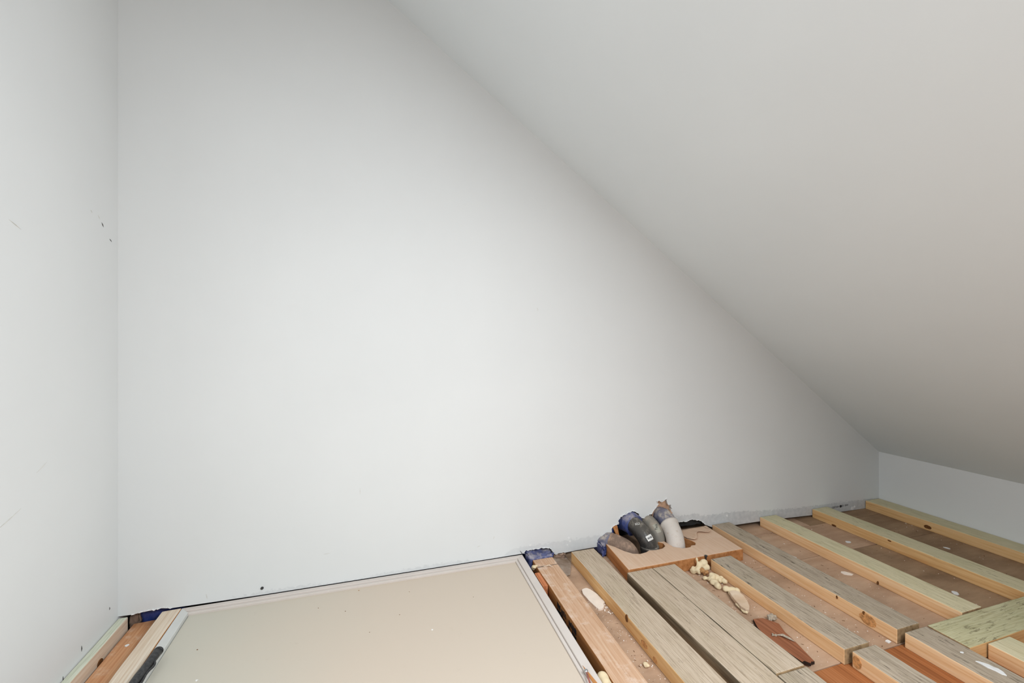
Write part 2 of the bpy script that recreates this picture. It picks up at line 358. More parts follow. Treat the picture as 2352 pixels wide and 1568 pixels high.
# unseen rear wall, dark to cut bounce light; frame added round the slope lamp
struct('wall_rear', box_bm(-0.9, 2.45, YB - .1, YB, -0.35, 2.1), 'rear_dark', 'unseen rear wall made dark grey to cut bounce light')
win = bmesh.new()
for a_ in ((-SKW / 2 - .04, -SKW / 2, -SKL / 2 - .04, SKL / 2 + .04), (SKW / 2, SKW / 2 + .04, -SKL / 2 - .04, SKL / 2 + .04), (-SKW / 2, SKW / 2, -SKL / 2 - .04, -SKL / 2), (-SKW / 2, SKW / 2, SKL / 2, SKL / 2 + .04)):
    add_box(win, a_[0], a_[1], a_[2], a_[3], -.012, .012)
wo = struct('added_window_frame', win, 'trim_grey', 'added white window frame round the slope lamp, out of view')
wo.location = (SKX, SKY_Y, ceil_z(SKX)); wo.rotation_euler = (0, SLOPE, 0)
# near-black backings that paint the wall cavity and the floor gaps dark
struct('wall_outer', box_bm(-0.9, 2.45, 0.11, 0.16, -0.35, 2.2), 'dark', 'near-black backing painting the wall cavity dark')
struct('gap_backing', box_bm(-0.9, 2.45, YB - .1, 0.16, -0.37, -0.33), 'dark', 'near-black slab painting the gaps below the joists dark')

# subfloor: boards with open joints between them
floor_root = bpy.data.objects.new('floor', None); C.objects.link(floor_root); floor_root['kind'] = 'structure'
floor_root['label'] = 'dusty brown board subfloor under the sleepers'
SX0, SX1 = 0.578, 2.34
def plank(y0, y1, mat, x0=SX0, x1=SX1, z1=FZ):
    b = box_bm(x0, x1, y0 + 0.0012, y1 - 0.0012, z1 - 0.018, z1, 0.0008, 1)
    for v in b.verts: v.co -= Vector(((x0 + x1) / 2, (y0 + y1) / 2, z1))
    return bmlink('floor_board', b, mat, floor_root, ((x0 + x1) / 2, (y0 + y1) / 2, z1))
plank(-0.063, 0.10, 'subfloor', x1=1.80); plank(-0.064, 0.10, 'subfloor_dark', x0=1.803)
plank(-0.264, -0.063, 'subfloor', x1=1.90); plank(-0.266, -0.064, 'subfloor_dark', x0=1.903)
plank(-0.668, -0.264, 'subfloor', x1=1.615); plank(-0.668, -0.266, 'subfloor_dark', x0=1.618)
plank(-1.25, -0.668, 'orange_ply', x0=0.97); plank(-1.25, -0.668, 'subfloor', x1=0.967)
plank(YB, -1.25, 'subfloor')
plank(YB, -1.0, 'subfloor', x0=-0.72, x1=0.575)
plank(-1.0, -0.62, 'subfloor', x0=-0.50, x1=0.43, z1=-0.06)

# ---------------------------------------------------------------- timber
def timber(name, x0, x1, y0, y1, mats, z=0.0, h=0.041, bevel=0.0025, wear=0.0012, rotz=0, seed=0):
    """board with long axis along local Y; mats = top, side, end"""
    L, W = y1 - y0, x1 - x0
    bm = box_bm(-W / 2, W / 2, -L / 2, L / 2, -h, 0)
    n = max(2, int(L / 0.03))
    cuts = [e for e in bm.edges if abs(e.verts[0].co.y - e.verts[1].co.y) > L * .9]
    bmesh.ops.subdivide_edges(bm, edges=cuts, cuts=n, use_grid_fill=True)
    ed = [e for e in bm.edges if e.is_manifold and e.calc_face_angle(0) > 1.0]
    bmesh.ops.bevel(bm, geom=ed, offset=bevel, segments=2, affect='EDGES', profile=0.5)
    for v in bm.verts:
        a = mnoise.noise(Vector((seed * 5.3 + (10 if v.co.x > 0 else 0), v.co.y * 9, 0)))
        if abs(v.co.x) > W * .35: v.co.x += a * wear
        if v.co.z > -h * .5 and abs(v.co.x) > W * .4: v.co.z += min(0, mnoise.noise(Vector((seed * 3.1, v.co.y * 25, v.co.x * 9)))) * wear
    bm.normal_update()
    o = bmlink(name, bm, mats, None, ((x0 + x1) / 2, (y0 + y1) / 2, z), (0, 0, rotz))
    for p in o.data.polygons:
        if p.normal.z > 0.85: p.material_index = 0
        elif abs(p.normal.y) > 0.7: p.material_index = 2
        else: p.material_index = 1
    return o
def knot(o, lx, ly, lz, rx, rz, mat='knot', face='side'):
    """oval knot flush in a face of a timber (local coordinates)"""
    bm = bmesh.new(); bmesh.ops.create_cone(bm, cap_ends=True, segments=14, radius1=1, radius2=1, depth=1)
    if face == 'side': m = Matrix.Translation((lx, ly, lz)) @ Matrix(((0, 0, .0022, 0), (rx, 0, 0, 0), (0, rz, 0, 0), (0, 0, 0, 1)))
    else: m = Matrix.Translation((lx, ly, lz)) @ Matrix.Diagonal((rx, rz, .0007, 1))
    bmesh.ops.transform(bm, matrix=m, verts=bm.verts); jitter(bm, .0012, 150, lx + ly)
    return bmlink('knot', bm, mat, o)

G1 = 'sleepers laid on the subfloor'
GP, GG, GW = ['grey_top', 'pine', 'wood_end'], ['green_top', 'pine_yellow', 'wood_end'], ['grey_top2', 'pine', 'wood_end']
sA = tag(timber('sleeper', .649, .742, -1.6, -.035, ['grey_top', 'pine_yellow', 'wood_end'], seed=1), 'grey weathered sleeper running beside the plaster-splattered joist', 'timber', G1)
ya = (-1.6 - .035) / 2
knot(sA, -.0465, -.405 - ya, -.008, .006, .010); knot(sA, -.0465, -.49 - ya, -.022, .014, .008, 'knot_light'); knot(sA, -.0465, -.535 - ya, -.03, .009, .007, 'knot_light')
sB1 = tag(timber('sleeper', .772, .8715, -1.6, -.212, ['grey_top', 'grey_side', 'wood_end'], z=-.002, seed=2), 'grey sleeper with dark weathered side, butted against the notched board', 'timber', G1)
sB2 = tag(timber('sleeper', .8735, .964, -.683, -.212, ['grey_top', 'grey_side', 'wood_end'], z=-.002, seed=3), 'grey sleeper between a matching sleeper and the foam scraps', 'timber', G1)
sB3 = tag(timber('sleeper', .8735, .964, -1.6, -.687, ['grey_top2', 'grey_side', 'wood_end'], z=-.002, seed=4), 'dark-grained grey sleeper continuing beside the orange plywood', 'timber', G1)
sC = tag(timber('sleeper', 1.106, 1.195, -.677, -.226, GW, seed=5), 'grey-topped pine sleeper beside the foam scraps and red wood shard', 'timber', G1)
sJ = tag(timber('sleeper', 1.118, 1.202, -1.6, -.686, GW, seed=6), 'grey-topped sleeper with knotty end lying on the orange plywood', 'timber', G1)
knot(sJ, -.042, (.457 - .012), -.02, .010, .015, 'knot_light')
sD = tag(timber('sleeper', 1.32, 1.41, -.666, -.002, GW, seed=7), 'grey-topped sleeper with brown knotty patch, against the notched board', 'timber', G1)
yd = -.334
knot(sD, -.045, -.595 - yd, -.02, .022, .016, 'knot_light'); knot(sD, -.0452, -.585 - yd, -.007, .004, .005); knot(sD, -.045, -.51 - yd, -.006, .003, .005)
sE = tag(timber('sleeper', 1.580, 1.672, -.673, -.002, ['green_top', 'pine', 'wood_end'], seed=8), 'green-tinted sleeper ending short of the cross plank', 'timber', G1)
knot(sE, -.046, -.46 + .337, -.034, .003, .006)
sF = tag(timber('sleeper', 1.892, 1.985, -.676, -.002, GG, seed=9), 'green-tinted sleeper beside the printed stamp on the wall', 'timber', G1)
knot(sF, -.0465, -.10 + .339, -.036, .010, .004); knot(sF, -.0465, -.31 + .339, -.006, .006, .003)
sG = tag(timber('sleeper', 2.242, 2.338, -1.6, -.002, GG, seed=10), 'green-tinted sleeper lying along the foot of the knee wall', 'timber', G1)
knot(sG, -.048, -.245 + .801, -.026, .013, .008)
sI = tag(timber('sleeper', 1.325, 1.412, -1.6, -.679, ['grey_top2', 'pine', 'wood_end'], seed=11), 'grey sleeper with a white paint drip, abutting the cross plank end', 'timber', G1)
sK = tag(timber('sleeper', 1.483, 1.575, -1.6, -.768, ['green_top', 'pine', 'wood_end'], seed=12), 'green-tinted sleeper butted square against the cross plank', 'timber', G1)
sH = timber('cross_plank', 0, .088, 0, .815, ['green_plank', 'pine_yellow', 'wood_end'], seed=13)
sH.location = ((1.419 + 2.234) / 2, -.7215, 0); sH.rotation_euler = (0, 0, math.pi / 2)
tag(sH, 'green mottled plank laid crosswise over the sleeper ends', 'timber')

# left of the hatch
def skewed(name, x0, x1, mats, z, h, y0, seed, y1=-.002):
    o = timber(name, x0, x1, y0, y1, mats, z=z, h=h, seed=seed); L = y1 - y0; a = math.radians(2.6)
    o.rotation_euler = (0, 0, a); o.location = ((x0 + x1) / 2 + math.sin(a) * L / 2, y1 - math.cos(a) * L / 2, z); return o
sL = tag(skewed('ledger_strip', -.730, -.708, ['pale_green', 'pale_pine', 'wood_end'], 0, .085, -1.0, 14), 'narrow green-topped timber strip along the foot of the painted wall', 'timber')
knot(sL, .0112, .499 - .13, -.036, .012, .010)
oj = tag(skewed('floor_joist', -.703, -.618, ['orange_joist', 'joist_side', 'wood_end'], -.030, .2, -1.0, 15, .015), 'orange dusty floor joist between two timber strips left of the hatch', 'joist')
pb = tag(skewed('pine_board', -.629, -.582, ['pale_pine', 'joist_side', 'wood_end'], 0.001, .029, -1.0, 17), 'pale striped pine board along the hatch trim', 'timber')
pb.rotation_euler.z = math.atan(.052); pb.location.x += .0045

# right of the hatch: the printed joist
j1 = tag(timber('floor_joist', .499, .5765, -1.7, -.028, ['joist_top', 'joist_side', 'wood_end'], z=-.011, h=.2, seed=18, wear=.002), 'brown dusty floor joist with black print on its side, beside the hatch', 'joist')
jl = -.0388; jy = -(1.7 + .028) / 2
def stamp(y0, y1, z0, z1, n, seed):
    rr = random.Random(seed); bm = bmesh.new(); y = y0
    while y < y1:
        wdt = rr.uniform(.002, .006)
        for z in (z0, (z0 + z1) / 2):
            if rr.random() < .85:
                zh = rr.uniform(.6, .95) * (z1 - z0) / 2
                add_box(bm, jl - .0011, jl - .0004, y - jy, y + wdt - jy, z, z + zh)
        y += wdt + rr.uniform(.001, .003)
    return bmlink('printed_stamp', bm, 'ink', j1)
st = stamp(-.39, -.255, -.045, -.008, 1, 3); tag(st, 'black printed grade stamp')
stamp(-.105, -.045, -.045, -.008, 1, 5)
bm = bmesh.new(); add_box(bm, -.0385, .0385, -.0805 - jy, -.0793 - jy, -.001, .0006); jitter(bm, .001, 60); bmlink('saw_line', bm, 'ink_grey', j1)
splint = [(-.006, -.085, -.09), (.004, -.10, -.088), (.012, -.108, -.096)]
bm = tube_bm([(-.018, -.083 - jy, .001), (.002, -.088 - jy, .006), (.012, -.094 - jy, .002)], [.0005, .0022, .0005], 6); tube_bm([(.0, -.08 - jy, .001), (.004, -.095 - jy, .006)], [.002, .0008], 6, bm)
bmlink('splinter', bm, 'pale_pine', j1)

# ---------------------------------------------------------------- attic hatch
ht = bpy.data.objects.new('attic_hatch', None); C.objects.link(ht); ht.location = (-.05, -.3, 0)
tag(ht, 'cream attic hatch door set flush in pale trim against the wall', 'hatch')
def hchild(name, bm, mat, smooth=False):
    bmesh.ops.translate(bm, verts=bm.verts, vec=(.05, .3, 0)); return bmlink(name, bm, mat, ht, smooth=smooth)
def lx(y, x): return x + .052 * (-y)       # the left side is slightly out of square
hb = -0.98
hchild('panel', prism_bm([(lx(-.028, -.5535), -.028), (.434, -.028), (.434, hb), (lx(hb, -.5535), hb)], -.030, -.010), 'panel')
tr = hchild('trim', prism_bm([(lx(0, -.579), -.0018), (.468, -.0018), (.452, -.018), (lx(-.018, -.566), -.018)], -.03, 0.0, .0015), 'trim')
hchild('trim', prism_bm([(lx(-.018, -.566), -.018), (.452, -.018), (.436, -.029), (lx(-.029, -.5555), -.029)], -.03, -.0035, .0015), 'trim')
hchild('trim', prism_bm([(.468, -.0018), (.468, hb), (.444, hb), (.444, -.020), (.452, -.018)], -.05, 0.0, .0015), 'trim')
hchild('trim', prism_bm([(.4435, -.021), (.4435, hb), (.4345, hb), (.4345, -.0285)], -.03, -.005, .0015), 'trim')
hchild('trim', prism_bm([(lx(0, -.579), -.0018), (lx(-.018, -.566) + .011, -.029), (lx(hb, -.5545), hb), (lx(hb, -.579), hb)], -.03, 0.0005, .0012), 'trim_grey')
sl = hchild('exposed_wood', prism_bm([(.4465, -.532), (.452, -.56), (.458, -.60), (.470, -.70), (.458, -.70), (.447, -.60), (.4455, -.56)], -.003, .0008), 'joist_side'); tag(sl, 'bare brown wood where the trim has split')
for i, (x, y, r_, m) in enumerate([(-.091, -.043, .0022, 'knot_light'), (.114, -.289, .003, 'white'), (-.122, -.138, .0016, 'knot'), (-.429, -.301, .003, 'white'), (.062, -.096, .0014, 'knot'), (.03, -.20, .0012, 'knot'), (-.2, -.10, .0012, 'knot'), (-.47, -.19, .0016, 'knot'), (.25, -.18, .001, 'knot'), (-.05, -.25, .0012, 'knot')]):
    bm = bmesh.new(); bmesh.ops.create_icosphere(bm, subdivisions=2, radius=1, matrix=Matrix.Translation((x, y, -.0098)) @ Matrix.Diagonal((r_, r_ * .8, .0008, 1))); jitter(bm, r_ * .4, 400, i); hchild('dirt_speck', bm, m)

# black tube lying on the hatch trim
rod = bpy.data.objects.new('spring_tube', None); C.objects.link(rod); rod.location = (-.548, -.20, .001); rod.rotation_euler = (0, 0, math.radians(-1.0))
tag(rod, 'black rubber-sleeved tube lying on the grey hatch trim', 'tube')
bm = tube_bm([(0, -y * .02, .0105) for y in range(0, 35)], [.0095 + (.0006 if 3 < y % 6 < 5 else 0) + (.0008 if y < 2 else 0) for y in range(35)], 18, wob=.01)
bmlink('sleeve', bm, 'black_rubber', rod, smooth=True)
bm = tube_bm([(0, .004, .0105), (0, .001, .0105), (0, -.004, .0105)], [.008, .0105, .0106], 18); bmlink('end_cap', bm, 'black_rubber', rod, smooth=True)
bm = tube_bm(smooth_path([(.008, -.035, .012), (.012, -.045, .006), (.010, -.07, .008), (.0125, -.12, .005), (.010, -.3, .006), (.011, -.66, .006)], 8), .003, 8); bmlink('wire', bm, 'black_rubber', rod, smooth=True)
# screw lying on the trim
sc = bpy.data.objects.new('screw', None); C.objects.link(sc); sc.location = (.444, -.556, .0)
tag(sc, 'shiny copper-coloured round-head screw on the hatch trim', 'screw')
bm = bmesh.new(); bmesh.ops.create_uvsphere(bm, u_segments=16, v_segments=10, radius=.0048, matrix=Matrix.Translation((0, 0, .006)) @ Matrix.Diagonal((1, 1, .8, 1))); bmlink('head', bm, 'steel', sc, smooth=True)
bmlink('shaft', tube_bm([(0, -.002, .005), (-.006, -.03, .004), (-.011, -.055, .003)], [.0024, .0022, .001], 10), 'copper', sc, smooth=True)
# wedge and foam between hatch and joist
wd = bpy.data.objects.new('shim_block', None); C.objects.link(wd); wd.location = (.483, -.14, -.04)
tag(wd, 'small red-orange wooden shim wedged between hatch trim and joist', 'shim')
bmlink('block', box_bm(-.004, .0135, -.045, .035, -.06, .026, .001), 'wedge', wd); bmlink('block', box_bm(-.0135, -.005, -.043, .033, -.06, .023, .001), 'pale_pine', wd)
fb = blob('foam_bead', [(.4845, -.565 - .012 * i, -.018 - .001 * (i % 3), .0135, .020, .016) for i in range(34)], 'foam', .004, .002, 60, seed=3)
tag(fb, 'pale foam bead filling the gap beside the hatch trim', 'foam')
fb2 = blob('foam_bead', [(.486, -.083, -.006, .007, .008, .006), (.492, -.088, .0, .006, .004, .003), (.484, -.076, -.012, .006, .006, .01)], 'foam', .0022, .002, 120, seed=4)
tag(fb2, 'small foam dab on top of the wooden shim', 'foam')

# ---------------------------------------------------------------- notched board round the pipes
def arc(cx, cy, r, a0, a1, n=10, ry=None): return [(cx + r * math.cos(math.radians(a0 + (a1 - a0) * i / n)), cy + (ry or r) * math.sin(math.radians(a0 + (a1 - a0) * i / n))) for i in range(n + 1)]
rr = random.Random(5)
outl = [(.782, -.207), (1.272, -.207), (1.284, -.006), (1.118, -.006)]
outl += [(1.120, -.072), (1.132, -.098), (1.135, -.116), (1.122, -.130), (1.105, -.128), (1.092, -.138), (1.06, -.137), (1.033, -.118), (1.030, -.095), (1.026, -.06)]
outl += [(1.006, -.05), (1.000, -.068), (1.012, -.085), (1.006, -.104), (.985, -.116), (.955, -.118), (.93, -.113), (.91, -.122), (.882, -.126), (.858, -.117), (.838, -.092), (.824, -.062), (.822, -.006), (.800, -.006), (.796, -.05)]
board = tag(bmlink('notched_board', prism_bm(outl, FZ + .001, .003, .003), ['board_top', 'board_edge']), 'dusty tan board cut out round the pipes', 'board')
for p in board.data.polygons:
    if abs(p.normal.z) < 0.8: p.material_index = 1
# curled paper on the board
bm = bmesh.new(); nx, ny = 14, 8; grid = []
for j in range(ny + 1):
    row = []
    for i in range(nx + 1):
        u, v_ = i / nx, j / ny
        x = 1.122 + .145 * u; y = -.012 - (.075 - .05 * u * u + .018 * math.sin(u * 9)) * v_
        z = .0040 + .006 * v_ ** 4 + .0016 * abs(mnoise.noise(Vector((x * 40, y * 40, 1))))
        row.append(bm.verts.new((x, y, z)))
    grid.append(row)
for j in range(ny):
    for i in range(nx): bm.faces.new((grid[j][i], grid[j][i + 1], grid[j + 1][i + 1], grid[j + 1][i]))
pf = bmlink('paper_layer', bm, 'board_top', board, smooth=True); so = pf.modifiers.new('s', 'SOLIDIFY'); so.thickness = .0012; so.offset = 1
bake(pf)
bm = tube_bm([(1.099, -.2115, .004), (1.0985, -.2115, -.010), (1.1000, -.2115, -.0385)], [.003, .0026, .0026], 10); bmesh.ops.create_cone(bm, cap_ends=True, segments=12, radius1=.0052, radius2=.0052, depth=.003, matrix=Matrix.Translation((1.099, -.2115, .005)))
tag(bmlink('nail', bm, 'nail'), 'dark bent nail against the front edge of the notched board', 'nail')

# ---------------------------------------------------------------- pipes
def pipe_thing(name, loc, label):
    o = bpy.data.objects.new(name, None); C.objects.link(o); o.location = loc; return tag(o, label, 'pipe')
def pchild(name, bm, mat, root, smooth=True):
    bmesh.ops.translate(bm, verts=bm.verts, vec=-root.location); return bmlink(name, bm, mat, root, smooth=smooth)
# black elbow
bp = pipe_thing('drain_pipe', (.94, -.06, 0), 'black plastic drain elbow with a white sticker, coming out of the wall')
pth = smooth_path([(.915, .07, .055), (.922, .02, .058), (.928, -.025, .055), (.938, -.060, .038), (.947, -.080, .010), (.951, -.086, -.03), (.952, -.086, -.10)], 8)
pchild('elbow', tube_bm(pth, .0315, 28), 'abs', bp)
pt2 = smooth_path([(.913, .05, .055), (.922, .02, .058), (.927, -.02, .056)], 8)
wrap = tube_bm(pt2, [.0415 + .003 * mnoise.noise(Vector((i * .7, 0, 0))) for i in range(len(pt2))], 32); jitter(wrap, .005, 55, 2)
tag(pchild('blue_wrap', wrap, 'blue', bp), 'dusty blue sheathing tape wrapped round the pipe')
rim = [pth[i] for i in range(17, 25)]
hub = tube_bm(smooth_path([(.9505, -.0855, .004), (.9515, -.086, -.02)], 6), [.034, .0355, .0355, .0355, .0355, .0355, .034], 28); pchild('hub', hub, 'abs', bp)
def on_tube(path, i, ang, r):
    t = (path[i + 1] - path[i - 1]).normalized(); side = t.cross(Vector((0, 0, 1))).normalized(); upv = side.cross(t).normalized()
    d = side * math.cos(ang) + upv * math.sin(ang); return path[i] + d * r, d, t
# sticker bent round the elbow, with print
def patch(path, i0, i1, a0, a1, r, n=8):
    bm = bmesh.new(); rows = []
    for i in range(i0, i1 + 1):
        rows.append([bm.verts.new(on_tube(path, i, a0 + (a1 - a0) * j / n, r)[0]) for j in range(n + 1)])
    for a, b in zip(rows, rows[1:]):
        for j in range(n): bm.faces.new((a[j], a[j + 1], b[j + 1], b[j]))
    return bm
FA = 1.15
stk = pchild('sticker', patch(pth, 27, 30, FA - .40, FA + .42, .0318), 'sticker', bp)
for a in (-.28, -.12, .06, .20): pchild('print', patch(pth, 28, 29, FA + a, FA + a + .10, .0321, 2), 'ink', bp)
p0, d0, t0 = on_tube(pth, 19, 1.05, .0319); up_ = (-t0); right = up_.cross(d0).normalized()
mt = Matrix((right, up_, d0)).transposed().to_4x4(); mt.translation = p0 - bp.location
text_mesh('paint_mark', 'KU', .013, 'sticker', bp, mt @ Matrix.Rotation(math.radians(-25), 4, 'Z'))
# brown dust-covered pipe below it
dp = pipe_thing('drain_pipe', (.86, -.05, 0), 'dust-coated brown pipe bending down into the notched board')
pchild('elbow', tube_bm(smooth_path([(.796, .06, -.012), (.818, .01, -.006), (.845, -.035, -.002), (.874, -.066, -.022), (.882, -.076, -.07)], 8), .034, 28, wob=.02), 'brown_pipe', dp)
hw = tube_bm(smooth_path([(.80, .05, -.014), (.815, .015, -.010), (.833, -.012, -.007)], 6), .040, 28); jitter(hw, .006, 55, 6)
tag(pchild('blue_wrap', hw, 'blue_grey', dp), 'dusty blue tape round the pipe at the wall')
# white elbow
wp = pipe_thing('drain_pipe', (1.06, -.07, 0), 'white plastic elbow, chalky and dusty, running down into the board')
wth = smooth_path([(1.074, .06, .064), (1.072, .02, .066), (1.070, -.03, .060), (1.066, -.068, .040), (1.062, -.092, .010), (1.060, -.100, -.03), (1.06, -.1, -.1)], 8)
pchild('elbow', tube_bm(wth[19:], [.0335 + (.0035 if i < 2 else .0015 if i < 3 else 0) for i in range(len(wth) - 19)], 28), 'pvc', wp)
ww = tube_bm(wth[2:21], .0335, 32); jitter(ww, .005, 50, 9)
tag(pchild('tape_wrap', ww, 'blue_grey', wp), 'dusty grey-blue tape wrapped round the pipe at the wall')
# grey fitting between
gp = pipe_thing('pipe_fitting', (1.01, -.03, 0), 'grey pipe fitting with an oval label, tucked behind the white elbow')
gth = smooth_path([(1.004, .06, .050), (1.006, .015, .050), (1.012, -.022, .036), (1.017, -.043, .005), (1.018, -.045, -.06)], 8)
pchild('body', tube_bm(gth, .0295, 26), 'grey_pipe', gp)
lab = pchild('oval_label', patch(gth, 16, 21, .9, 1.55, .0298), 'label_grey', gp)
p0, d0, t0 = on_tube(gth, 18, 1.22, .0302); up_ = (-t0); right = up_.cross(d0).normalized()
mt = Matrix((right, up_, d0)).transposed().to_4x4(); mt.translation = p0 - gp.location
text_mesh('label_text', 'Tech', .012, 'ink', gp, mt @ Matrix.Rotation(math.radians(55), 4, 'Z'))

# blue sheet bunched at the end of the printed joist, at the corner of the notched board and at the wall corner
def crumple(name, x0, x1, y0, y1, z0, z1, mat, amt, seed, label, cat='sheeting'):
    bm = box_bm(x0, x1, y0, y1, z0, z1); bmesh.ops.subdivide_edges(bm, edges=list(bm.edges), cuts=9, use_grid_fill=True)
    bmesh.ops.bevel(bm, geom=[e for e in bm.edges if e.calc_face_angle(0) > 1], offset=.004, segments=2, affect='EDGES')
    jitter(bm, amt, 70, seed); jitter(bm, amt * .5, 190, seed + 3)
    o = bmlink(name, bm, mat, smooth=True); return tag(o, label, cat)
crumple('blue_sheet', .484, .584, -.026, .06, -.16, .000, 'blue', .009, 1, 'crumpled dusty blue sheet bunched at the joist end by the hatch corner')
crumple('blue_sheet', .775, .797, -.036, .05, -.038, .004, 'blue', .008, 2, 'crumpled blue sheet at the wall corner of the notched board')
crumple('blue_sheet', -.692, -.585, .022, .05, -.06, .008, 'blue_dark', .004, 3, 'dark blue sheet showing behind the orange joist end')
crumple('paper_scrap', -.714, -.690, .018, .05, -.10, .006, 'brown_pipe', .006, 4, 'crumpled brown paper beside the dark blue sheet', 'paper')
crumple('blue_sheet', .836, .855, .004, .03, .005, .050, 'blue_dark', .004, 5, 'dark blue sheet scrap sticking out of the wall cut-out')
crumple('dark_scrap', .586, .640, -.004, .035, -.040, -.020, 'brown_pipe', .006, 7, 'crumpled dark scrap under the wall edge near the joist end', 'scrap')
crumple('slot_dark', 1.13, 1.285, .015, .03, .0, .040, 'dark', .004, 8, 'black sheet standing in for the dark of the slot behind the notched board', 'paper')  # black sheet paints the dark seen through the cut-out
# plastic flap on the floor
bm = bmesh.new(); nx, ny = 14, 18; grid = []
for j in range(ny + 1):
    row = []
    for i in range(nx + 1):
        u, v_ = i / nx, j / ny
        x = .5785 + (.068 - .05 * max(0, v_ - .45) ** 1.2 * 1.6) * u; y = .03 - .145 * v_
        z = FZ + .003 + .010 * abs(mnoise.noise(Vector((x * 35, y * 28, 4)))) * (1 - .6 * u) + .018 * (1 - u) ** 3 * (1 - v_)
        row.append(bm.verts.new((x, y, z)))
    grid.append(row)
for j in range(ny):
    for i in range(nx): bm.faces.new((grid[j][i], grid[j][i + 1], grid[j + 1][i + 1], grid[j + 1][i]))
pl = bmlink('plastic_flap', bm, 'plastic', smooth=True); so = pl.modifiers.new('s', 'SOLIDIFY'); so.thickness = .0006; so.offset = 1; bake(pl)
tag(pl, 'dusty clear plastic flap between joist and first grey sleeper', 'sheeting')

# ---------------------------------------------------------------- details on the wall
def torn(pts, name, seed, rmax=.0035):
    rr = random.Random(seed); P = []
    for a, b in zip(pts, pts[1:]):
        n = max(2, int(math.hypot(b[0] - a[0], b[1] - a[1]) / .004))
        for i in range(n):
            t = i / n; P.append((a[0] + (b[0] - a[0]) * t + rr.uniform(-.0012, .0012), rr.uniform(-.003, .001), a[1] + (b[1] - a[1]) * t + rr.uniform(-.0012, .0012)))
    return bmlink(name, tube_bm(P, [rr.uniform(.0006, rmax * .6) for _ in P], 6), 'torn_white', wall_back)
torn(cut_pipes[1:-1], 'torn_edge', 1); torn(cut_joist, 'torn_edge', 2, .0028); torn([(-.70, .004), (-.665, .007), (-.63, .009), (-.60, .005)], 'torn_edge', 3)
bm = bmesh.new()
add_box(bm, 1.035, 1.125, .0135, .030, .060, .145); bmlink('torn_paper', bm, 'torn_paper', wall_back)
bm = prism_bm([(1.100, .02), (1.116, .04), (1.118, .075), (1.106, .09), (1.098, .07)], -.002, .004); bmesh.ops.transform(bm, matrix=Matrix.Rotation(math.pi / 2, 4, 'X'), verts=bm.verts); bmlink('torn_paper', bm, 'torn_paper', wall_back)
bm = prism_bm([(.842, .052), (.860, .056), (.866, .03), (.874, .0), (.868, -.004), (.856, .02)], -.002, .006); bmesh.ops.transform(bm, matrix=Matrix.Rotation(math.pi / 2, 4, 'X'), verts=bm.verts); bmlink('torn_paper', bm, 'board_edge', wall_back)
# flakes of peeled paint
def flake(x, z, s, seed):
    rr = random.Random(seed); n = 9; pts = [(x + s * rr.uniform(.5, 1) * math.cos(6.283 * i / n), z + s * .8 * rr.uniform(.4, 1) * math.sin(6.283 * i / n)) for i in range(n)]
    bm = prism_bm(pts, 0, .0008); bmesh.ops.transform(bm, matrix=Matrix(((1, 0, 0, 0), (0, 0, -1, 0), (0, 1, 0, 0), (0, 0, 0, 1))), verts=bm.verts); return bmlink('paint_flake', bm, 'torn_white', wall_back)
for i, (x, z, s) in enumerate([(.50, .028, .006), (.66, .020, .007), (.655, .034, .005), (.648, .008, .004), (.52, .055, .004), (2.155, -.030, .014), (2.17, -.024, .008), (.36, .006, .005), (1.40, .028, .008)]): flake(x, z, s, i + 20)
# plasterboard stamp and the plug over it
mt = Matrix(((1, 0, 0, 2.073), (0, 0, -1, -.0004), (.02, 1, 0, -.0105), (0, 0, 0, 1)))
text_mesh('printed_stamp', 'CERTAIN   EED  EASI', .0118, 'ink_grey', wall_back, mt)
bm = bmesh.new(); bmesh.ops.create_cone(bm, cap_ends=True, segments=16, radius1=.0062, radius2=.0062, depth=.0012, matrix=Matrix.Translation((2.077, -.0006, -.0105)) @ Matrix.Rotation(math.pi / 2, 4, 'X')); bmlink('round_plug', bm, 'ink', wall_back)
bm = bmesh.new(); bmesh.ops.create_cone(bm, cap_ends=True, segments=12, radius1=.0045, radius2=.004, depth=.003, matrix=Matrix.Translation((-.373, -.0012, .022)) @ Matrix.Rotation(math.pi / 2, 4, 'X')); bmlink('screw_head', bm, 'nail', wall_back)
# scuffs: short dark marks
def scuff(x, z, dx, dz, wd_):
    bm = tube_bm([(x, .0, z), (x + dx * .5, -.0004, z + dz * .5), (x + dx, .0, z + dz)], [wd_ * .4, wd_, wd_ * .3], 6)
    for v in bm.verts: v.co.y = v.co.y * .15
    bmlink('scuff_mark', bm, 'ink_grey' if wd_ > .0012 else 'gypsum', wall_back)
for a in [(.526, .905, .006, -.008, .001), (.527, .897, .004, -.004, .0008), (-.09, .30, 0, -.02, .0008), (-.52, .03, .003, -.016, .0012), (.36, .07, .003, .01, .0012), (.47, .0, -.01, .014, .0016), (.30, .05, .012, .004, .0008), (-.2, .10, .02, .0, .0008)]: scuff(*a)
wl = bpy.data.objects['wall_left']
def scuff_l(y, z, dy, dz, wd_):
    bm = tube_bm([(left_x(y), y, z), (left_x(y + dy * .5) + .0003, y + dy * .5, z + dz * .5), (left_x(y + dy), y + dy, z + dz)], [wd_ * .4, wd_, wd_ * .3], 6)
    bmlink('scuff_mark', bm, 'ink_grey' if wd_ > .0011 else 'gypsum', wl)
